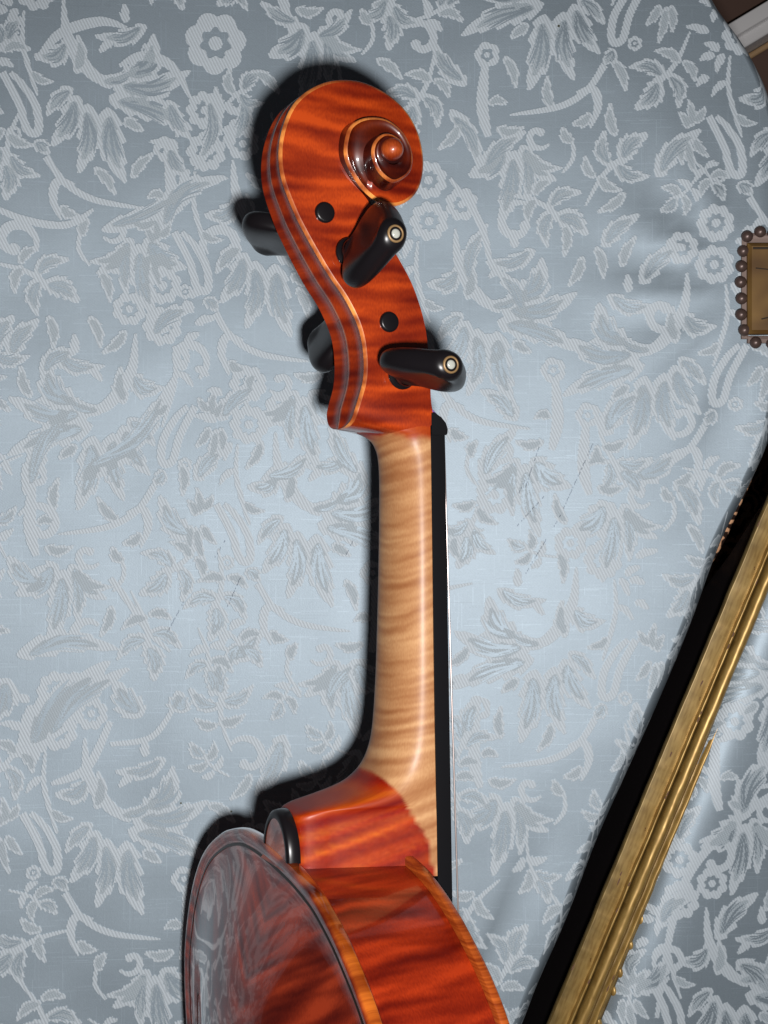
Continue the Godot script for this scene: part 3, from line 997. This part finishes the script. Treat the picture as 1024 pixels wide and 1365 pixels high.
func make_armchair() -> void:
	var c := thing("upholstered_armchair", "armchair seat in pale blue floral damask under the violin", "armchair", Vector3(0, -0.38, 0))
	var nz := FastNoiseLite.new()
	nz.seed = 9
	nz.frequency = 0.012
	var b := MB.new()
	var rows := []
	var uvs := []
	for r in 161:
		var z := lerpf(-330.0, 470.0, r / 160.0)
		var xe := seat_edge(z)
		var row := []
		var ur := []
		for k in 97:
			var x := 0.0
			var y := 0.0
			var ux := 0.0
			if k <= 60:
				x = lerpf(-260.0, xe - 2.0, k / 60.0)
				ux = x
			elif k <= 84:
				var t := (k - 60) / 24.0
				x = xe - 2.0 + 8.0 * sin(t * PI * 0.5)
				y = -30.0 * (1.0 - cos(t * PI * 0.5))
				ux = xe - 2.0 + 28.0 * t
			else:
				var t := (k - 84) / 12.0
				x = xe + 6.0 - 3.0 * t
				y = -30.0 - 345.0 * t
				ux = xe + 26.0 + 340.0 * t
			var soft := clampf((z - 200.0) / 80.0, 0.0, 1.0)
			if k <= 84:
				y += seat_dish(x, z)
			if k <= 84:
				y += (0.8 * nz.get_noise_2d(x, z) - 1.2) * (1.0 - soft) - soft * 1.2
				y -= 1.6 * exp(-pow((xe - x - 13.0 - 0.03 * z) / 2.2, 2.0)) * smoothstep(95.0, 140.0, z)
				# puckers running in to the nailed corner
				var d := Vector2(x - 138.0, z + 78.0)
				var ang := atan2(d.y, -d.x)
				var near := exp(-pow((d.length() - 30.0) / 26.0, 2.0)) * smoothstep(12.0, 24.0, d.length())
				y += near * 0.9 * sin(ang * 13.0 + 1.5)
			row.append(Vector3(x, y, z) + Vector3(0, 380, 0))
			ur.append(cloth_uv(ux, z))
		rows.append(row)
		uvs.append(ur)
	b.grid(rows, Vector3(0, -2000, 0), Color.WHITE, func(_p: Vector3, r: int, k: int) -> Vector2: return uvs[r][k])
	part("seat_upholstery", b, M.damask, c)
	# the gilt arm post that comes through the seat, with its nailed border
	var off := Vector3(0, 387.2, 0)
	b = MB.new()
	b.box(Vector3(128.5, -30, -95) + off, Vector3(175, 3.4, -63.0) + off, Color.WHITE, null, 1.2)
	var post := part("arm_post", b, M.oldgold, c)
	b = MB.new()
	for s in [[130, -93.0, 150, -93.6, 1.0], [133, -68.0, 152, -73.0, 0.6], [131, -86, 144, -85.2, 0.5]]:
		var p0 := Vector3(s[0], 3.5, s[1]) + off
		var p1 := Vector3(s[2], 3.5, s[3]) + off
		tube(b, [p0, p0.lerp(p1, 0.5) + Vector3(0, 0, 0.3), p1], s[4] * 0.4, 6)
	part("crack", b, M.crack, post)
	b = MB.new()
	for s in [[127.0, -98.0, 129.2, -61.5], [129.2, -99.0, 176.0, -95.6], [129.2, -62.4, 176.0, -60.0]]:
		b.box(Vector3(s[0], -20, s[1]) + off, Vector3(s[2], 1.5, s[3]) + off, Color.WHITE, null, 1.2)
	part("leather_border", b, M.leather, c)
	var nail := MB.new()
	rows = []
	for r in 6:
		var row := []
		for k in 15:
			var t := TAU * k / 14
			var rr := 2.15 * sin(PI * 0.5 * r / 5.0)
			row.append(Vector3(rr * cos(t), 2.0 * cos(PI * 0.5 * r / 5.0), rr * sin(t)))
		rows.append(row)
	nail.grid(rows, Vector3(0, -3, 0), Color.WHITE, null, true)
	var mesh := nail.mesh()
	for p in [[128.6, -97.6], [127.2, -92.4], [126.6, -87.0], [126.3, -81.4], [126.6, -75.6], [126.5, -69.9], [127.6, -64.4], [133.2, -99.2], [137.8, -98.4], [143.5, -98.0], [131.6, -60.0], [137.4, -59.6], [143.0, -60.2]]:
		var o := part("nailhead", mesh, M.nail, c)
		o.position = (Vector3(p[0], 1.2, p[1]) + off) * MM

func make_gilt_chair() -> void:
	var c := thing("gilt_framed_chair", "second chair beside the seat with a moulded gilt rail and damask panel", "chair", Vector3(0, -0.38, 0))
	var along := Vector3(0.386, 0, -0.922)
	var across := Vector3(0.922, 0, 0.386)
	var at := Vector3(58.0, 380, 180.6)
	var nz := FastNoiseLite.new()
	nz.seed = 21
	nz.frequency = 0.05
	# rail profile: [across, height]
	var pieces := [
		[[0.6, 6.0], [0.0, 7.4], [0.2, 8.8], [0.9, 9.6], [6.3, 9.2]],
		[[6.3, 9.2], [6.6, 11.0], [7.0, 11.3], [7.5, 11.1], [7.8, 10.1], [8.0, 9.4]],
		[[8.0, 9.4], [8.4, 10.9], [9.2, 12.2], [10.4, 12.8], [11.6, 12.3], [12.5, 10.9], [12.9, 9.2]],
		[[12.9, 9.2], [13.5, 8.6], [14.2, 9.6], [14.8, 10.3], [15.5, 10.1], [15.9, 9.2]],
		[[15.9, 9.2], [17.0, 8.4], [18.6, 7.0], [20.0, 2.0], [20.2, -8.0]]]
	var b := MB.new()
	for pc in pieces:
		var rows := []
		for r in 421:
			var l := lerpf(-160.0, 420.0, r / 420.0)
			var row := []
			for p in pc:
				var w: Vector3 = at + along * l + across * (p[0] + 0.18 * nz.get_noise_2d(l, p[0] * 4.0))
				row.append(w + Vector3(0, p[1] + 0.25 * nz.get_noise_2d(l * 2.0, p[0] * 5.0 + 40.0) + 0.16 * nz.get_noise_2d(l * 9.0, p[0] * 22.0), 0))
			rows.append(row)
		b.grid(rows, at + along * 120 + across * 10 + Vector3(0, -6, 0), func(p: Vector3, _r: int, _k: int) -> Color:
			var q := (p - at).dot(across)
			var g := 0.85 + 0.35 * nz.get_noise_2d(p.x * 3.0 + p.y * 9.0, p.z * 3.0)
			var groove_dark := maxf(exp(-pow((q - 8.0) / 0.5, 2.0)), maxf(exp(-pow((q - 13.2) / 0.6, 2.0)), smoothstep(15.6, 17.0, q)))  # darker in the two grooves and along the inner edge
			g *= 1.0 - 0.72 * groove_dark
			if q < 6.0:
				return Color(g * 0.50, g * 0.52, g * 0.52)
			return Color(g * 1.25, g * 1.22, g * 1.15), func(p: Vector3, _r: int, _k: int) -> Vector2: return Vector2((p - at).dot(across), (p - at).dot(along)) * 0.02)
	var leafing := Image.create(256, 256, false, Image.FORMAT_RGB8)
	var fine := FastNoiseLite.new()
	fine.seed = 33
	fine.frequency = 0.06
	fine.fractal_octaves = 4
	for y in 256:
		for x in 256:
			var g := fine.get_noise_2d(x * 2.6, y * 0.35)
			var tone := Color(0.97, 0.96, 0.94).lerp(Color(0.84, 0.80, 0.72), clampf(g * 1.4 + 0.3, 0.0, 1.0))
			if g > 0.75:
				tone = Color(0.42, 0.26, 0.16)
			leafing.set_pixel(x, y, tone)
	M.gilt.albedo_texture = ImageTexture.create_from_image(leafing)
	var rail := part("gilt_rail", b, M.gilt, c)
	var rng := RandomNumberGenerator.new()
	rng.seed = 4
	# carved leaf tips along the inner edge
	for k in 11:
		b = MB.new()
		var l := -30.0 + k * 9.5 + rng.randf_range(-1.5, 1.5)
		var o := at + along * l + across * (17.3 + rng.randf_range(-0.6, 0.6)) + Vector3(0, 7.6, 0)
		var rows := []
		var turn := rng.randf_range(0.3, 0.9)
		var e := along.rotated(Vector3.UP, turn)
		var g := across.rotated(Vector3.UP, turn)
		var L := rng.randf_range(2.6, 4.2)
		for r in 9:
			var t := r / 8.0
			var row := []
			var w := 1.5 * sin(PI * pow(t, 0.7)) + 0.02
			for q in 9:
				var s := -1.0 + q / 4.0
				row.append(o + e * (t - 0.5) * 2.0 * L + g * w * s + Vector3(0, 2.0 * sqrt(maxf(1.0 - s * s, 0.0)) * sin(PI * t) - 0.3, 0))
			rows.append(row)
		b.grid(rows, o + Vector3(0, -4, 0))
		part("carved_leaf", b, M.gilt, rail)
	# chips where the gold has gone
	b = MB.new()
	for k in 46:
		var l := rng.randf_range(-40.0, 330.0)
		var u: float = [0.5, 6.9, 7.1, 14.7, 10.2, 3.5][k % 6] + rng.randf_range(-0.3, 0.3)
		var y: float = [9.45, 11.35, 11.3, 10.4, 12.85, 9.62][k % 6]
		var o := at + along * l + across * u + Vector3(0, y, 0)
		var fan := [[], []]
		var n := 7
		for q in n + 1:
			var t := TAU * q / n
			var r := rng.randf_range(0.6, 1.0) if q < n else 0.8
			fan[0].append(o + Vector3(0, 0.05, 0))
			fan[1].append(o + along * cos(t) * r * rng.randf_range(0.8, 2.2) + across * sin(t) * r * 0.32)
		fan[1][n] = fan[1][0]
		b.grid(fan, o + Vector3(0, -4, 0))
	part("gilding_chips", b, M.gesso, rail).set_meta("kind", "stuff")
	# dark underframe
	b = MB.new()
	var pr := [[3.2, 8.0], [3.2, -50.0], [6.0, -54.0], [20.0, -54.0]]
	var rr := []
	for r in 30:
		var l := lerpf(-160.0, 420.0, r / 29.0)
		var row := []
		for p in pr:
			row.append(at + along * l + across * p[0] + Vector3(0, maxf(p[1], lerpf(-56.0, -7.0, smoothstep(140.0, 205.0, l))), 0))
		rr.append(row)
	b.grid(rr, at + along * 120 + across * 40 + Vector3(0, 0, 0))
	part("seat_frame", b, M.walnut, c)
	# stuffed panel
	b = MB.new()
	var rows2 := []
	for r in 101:
		var l := lerpf(-160.0, 420.0, r / 100.0)
		var edge := clampf(16.6 - (l + 4.0) * 0.042, 9.4, 21.0)
		var row := []
		for k in 41:
			var u := 190.0 * pow(k / 40.0, 1.6)
			var h := 6.5 + 7.5 * (1.0 - exp(-u / 4.5)) - 0.13 * u
			row.append(at + along * l + across * (edge + u) + Vector3(0, h + 0.7 * nz.get_noise_2d(l * 0.3, u * 0.3), 0))
		rows2.append(row)
	b.grid(rows2, at + Vector3(0, -2000, 0), Color.WHITE, func(p: Vector3, _r: int, _k: int) -> Vector2: return cloth_uv(p.x * 497.0 / 480.0, p.z * 497.0 / 480.0))
	part("seat_panel", b, M.damask, c)
	# a leg under the panel
	b = MB.new()
	var foot := at + along * 300 + across * 120
	tube(b, [foot + Vector3(0, -380, 0), foot + Vector3(0, -300, 0), foot + Vector3(0, -120, 0), foot + Vector3(0, 0, 0)], [12.0, 14.0, 17.0, 20.0], 14)
	part("leg", b, M.walnut, c)

func make_room() -> void:
	var b := MB.new()
	b.grid([[Vector3(-900, -384, -900), Vector3(1200, -384, -900)], [Vector3(-900, -384, 900), Vector3(1200, -384, 900)]], Vector3(0, -2000, 0), Color.WHITE, func(p: Vector3, _r: int, _k: int) -> Vector2: return Vector2(p.x, p.z) * 0.004)
	var f := part("floor", b, M.floor, self)
	f.set_meta("kind", "structure")
	# rug
	var img := Image.create(512, 512, false, Image.FORMAT_RGB8)
	var nz := FastNoiseLite.new()
	nz.seed = 14
	nz.frequency = 0.02
	var n2 := FastNoiseLite.new()
	n2.seed = 15
	n2.frequency = 0.4
	for y in 512:
		for x in 512:
			var w := 7.0 * nz.get_noise_2d(x, y)
			var ring := sin(Vector2(posmod(x, 86) - 43, posmod(y + (43 if (x / 86) % 2 == 1 else 0), 86) - 43).length() * 0.42 + w)
			var c := Color(0.13, 0.085, 0.065)
			if ring > 0.25:
				c = Color(0.72, 0.55, 0.42)
			if nz.get_noise_2d(x * 0.6 + 300.0, y * 0.6) > 0.25:
				c = Color(0.66, 0.58, 0.48) if ring > -0.6 else Color(0.40, 0.17, 0.12)
			var g := 1.0 + 0.25 * n2.get_noise_2d(x, y)
			img.set_pixel(x, y, Color(c.r * g, c.g * g, c.b * g))
	var rm := plain(Color.WHITE, 0.95, 0.2)
	rm.albedo_texture = ImageTexture.create_from_image(img)
	b = MB.new()
	b.box(Vector3(0, -384, -140), Vector3(620, -378, 560), Color.WHITE, func(p: Vector3, _r: int, _k: int) -> Vector2: return Vector2(p.x, p.z) * 0.0042, 1.5)
	var shaded_rug := rm.duplicate()
	shaded_rug.albedo_color = Color(0.5, 0.46, 0.44)  # shade of the gap put into the rug tint
	var rug := part("patterned_rug", b, shaded_rug, self)
	rug.set_meta("label", "brown swirl patterned rug on the floor deep below the gilt rail, tinted darker as shade")
	rug.set_meta("category", "rug")
	# stand-in for patterned material in the gap, raised to catch the flash
	b = MB.new()
	var rows3 := []
	for r in 31:
		var z := lerpf(-130.0, 80.0, r / 30.0)
		var row := []
		for k in 21:
			var t := k / 20.0
			var x := lerpf(seat_edge(z) + 7.0, 59.5 + (180.6 - z) * 0.4187, t)
			var e := minf(minf(t, 1.0 - t) * 6.0, minf(r, 30 - r) / 4.0)
			row.append(Vector3(x, -43.0 - 22.0 * smoothstep(8.0, 42.0, z) + 18.0 * (1.0 - exp(-e * 2.0)), z))
		rows3.append(row)
	var low3 := []
	for row in rows3:
		var lr := []
		for p in row:
			lr.append(Vector3(p.x, -130.0 - p.y, p.z))
		low3.append(lr)
	var tuv := func(p: Vector3, _r: int, _k: int) -> Vector2: return Vector2(p.x, p.z) * 0.0060
	b.grid(rows3, Vector3(140, -400, -20), Color.WHITE, tuv)
	b.grid(low3, Vector3(160, 400, -20), Color.WHITE, tuv)
	var tc := part("patterned_stand_in", b, rm, self)
	tc.set_meta("label", "brown and cream swirl patterned stand-in placed in the gap between the two chairs")
	tc.set_meta("category", "stand_in")
	# white skirting along a dark wall, far corner
	var along := Vector3(0.857, 0, -0.515)
	var out := Vector3(0.515, 0, 0.857)
	var o := Vector3(226, -384, -309)
	b = MB.new()
	var pieces := [[[0.0, 30.0], [0.2, 31.0], [1.0, 31.4], [8.0, 31.4], [8.8, 31.0], [9.0, 30.0]], [[9.0, 30.0], [9.4, 27.0], [10.6, 26.4], [11.4, 26.6]], [[11.4, 26.6], [15.6, 26.6], [16.6, 26.0], [17.0, 25.0], [17.2, 0.5]]]
	for pc in pieces:
		var rows := []
		for l in [-75.0, 0.0, 400.0]:
			var row := []
			for p in pc:
				row.append(o + along * l + out * p[0] + Vector3(0, p[1], 0))
			rows.append(row)
		b.grid(rows, o + out * 6.0 + Vector3(0, 5, 0))
	var sk := part("skirting_board", b, M.white, self)
	sk.set_meta("label", "white painted stepped skirting board along the foot of the dark wall")
	sk.set_meta("category", "skirting board")
	b = MB.new()
	tube(b, [o + along * -75.0 + out * 19.6 + Vector3(0, 2.0, 0), o + out * 19.6 + Vector3(0, 2.0, 0), o + along * 400.0 + out * 19.6 + Vector3(0, 2.0, 0)], 2.0, 8)
	part("oak_bead", b, M.oak, sk)
	b = MB.new()
	b.grid([[o - out * 40 + along * -75.0 + Vector3(0, 0, 0), o - out * 40 + along * 500.0], [o - out * 40 + along * -75.0 + Vector3(0, 400, 0), o - out * 40 + along * 500.0 + Vector3(0, 400, 0)]], o + out * 300)
	var w := part("wall", b, M.wall, self)
	w.set_meta("kind", "structure")

func _ready() -> void:
	# camera: straight above the seat, portrait
	var cam := Camera3D.new()
	cam.name = "camera"
	cam.fov = 40.72
	cam.near = 0.02
	cam.far = 6.0
	add_child(cam)
	cam.transform = Transform3D(Basis(Vector3(1, 0, 0), Vector3(0, 0, -1), Vector3(0, 1, 0)), Vector3(0, CAM_H, 0))
	cam.current = true
	var we := WorldEnvironment.new()
	we.name = "environment"
	var env := Environment.new()
	env.background_mode = Environment.BG_COLOR
	env.background_color = Color(0.30, 0.29, 0.30)
	env.background_energy_multiplier = 0.42
	env.tonemap_mode = Environment.TONE_MAPPER_LINEAR
	env.tonemap_exposure = 1.0
	env.sdfgi_enabled = true
	env.ssao_enabled = true
	env.ssil_enabled = true
	we.environment = env
	add_child(we)
	# the camera's small flash
	var flash := SpotLight3D.new()
	flash.name = "flash"
	flash.position = Vector3(0.022, CAM_H + 0.004, 0.031)
	flash.rotation_degrees = Vector3(-90, 0, 0)
	flash.spot_angle = 38.0
	flash.spot_angle_attenuation = 0.6
	flash.spot_range = 4.0
	flash.spot_attenuation = 2.0
	flash.light_energy = 0.295
	flash.light_size = 0.0035
	flash.light_color = Color(1.0, 0.99, 0.985)
	flash.shadow_enabled = true
	add_child(flash)

	make_materials()
	M.gilt = plain(lin(0.36, 0.235, 0.075), 0.42, 0.5, 0.45)
	M.gilt.vertex_color_use_as_albedo = true
	M.gesso = plain(lin(0.10, 0.045, 0.025), 0.8)
	M.oldgold = plain(lin(0.24, 0.15, 0.045), 0.55, 0.5, 0.3)
	M.oldgold.albedo_texture = worn_texture()
	M.crack = plain(lin(0.02, 0.012, 0.006), 0.8)
	M.leather = plain(lin(0.20, 0.145, 0.125), 0.8)
	M.nail = plain(lin(0.085, 0.055, 0.047), 0.40, 0.5, 0.4)
	M.walnut = plain(lin(0.010, 0.007, 0.008), 0.6, 0.3)
	M.white = plain(lin(0.75, 0.74, 0.74), 0.45)
	M.oak = plain(lin(0.42, 0.27, 0.14), 0.5)
	M.wall = plain(lin(0.035, 0.022, 0.018), 0.8)
	M.floor = plain(lin(0.10, 0.055, 0.040), 0.6)
	damask()
	make_room()
	make_armchair()
	make_gilt_chair()
	make_violin()
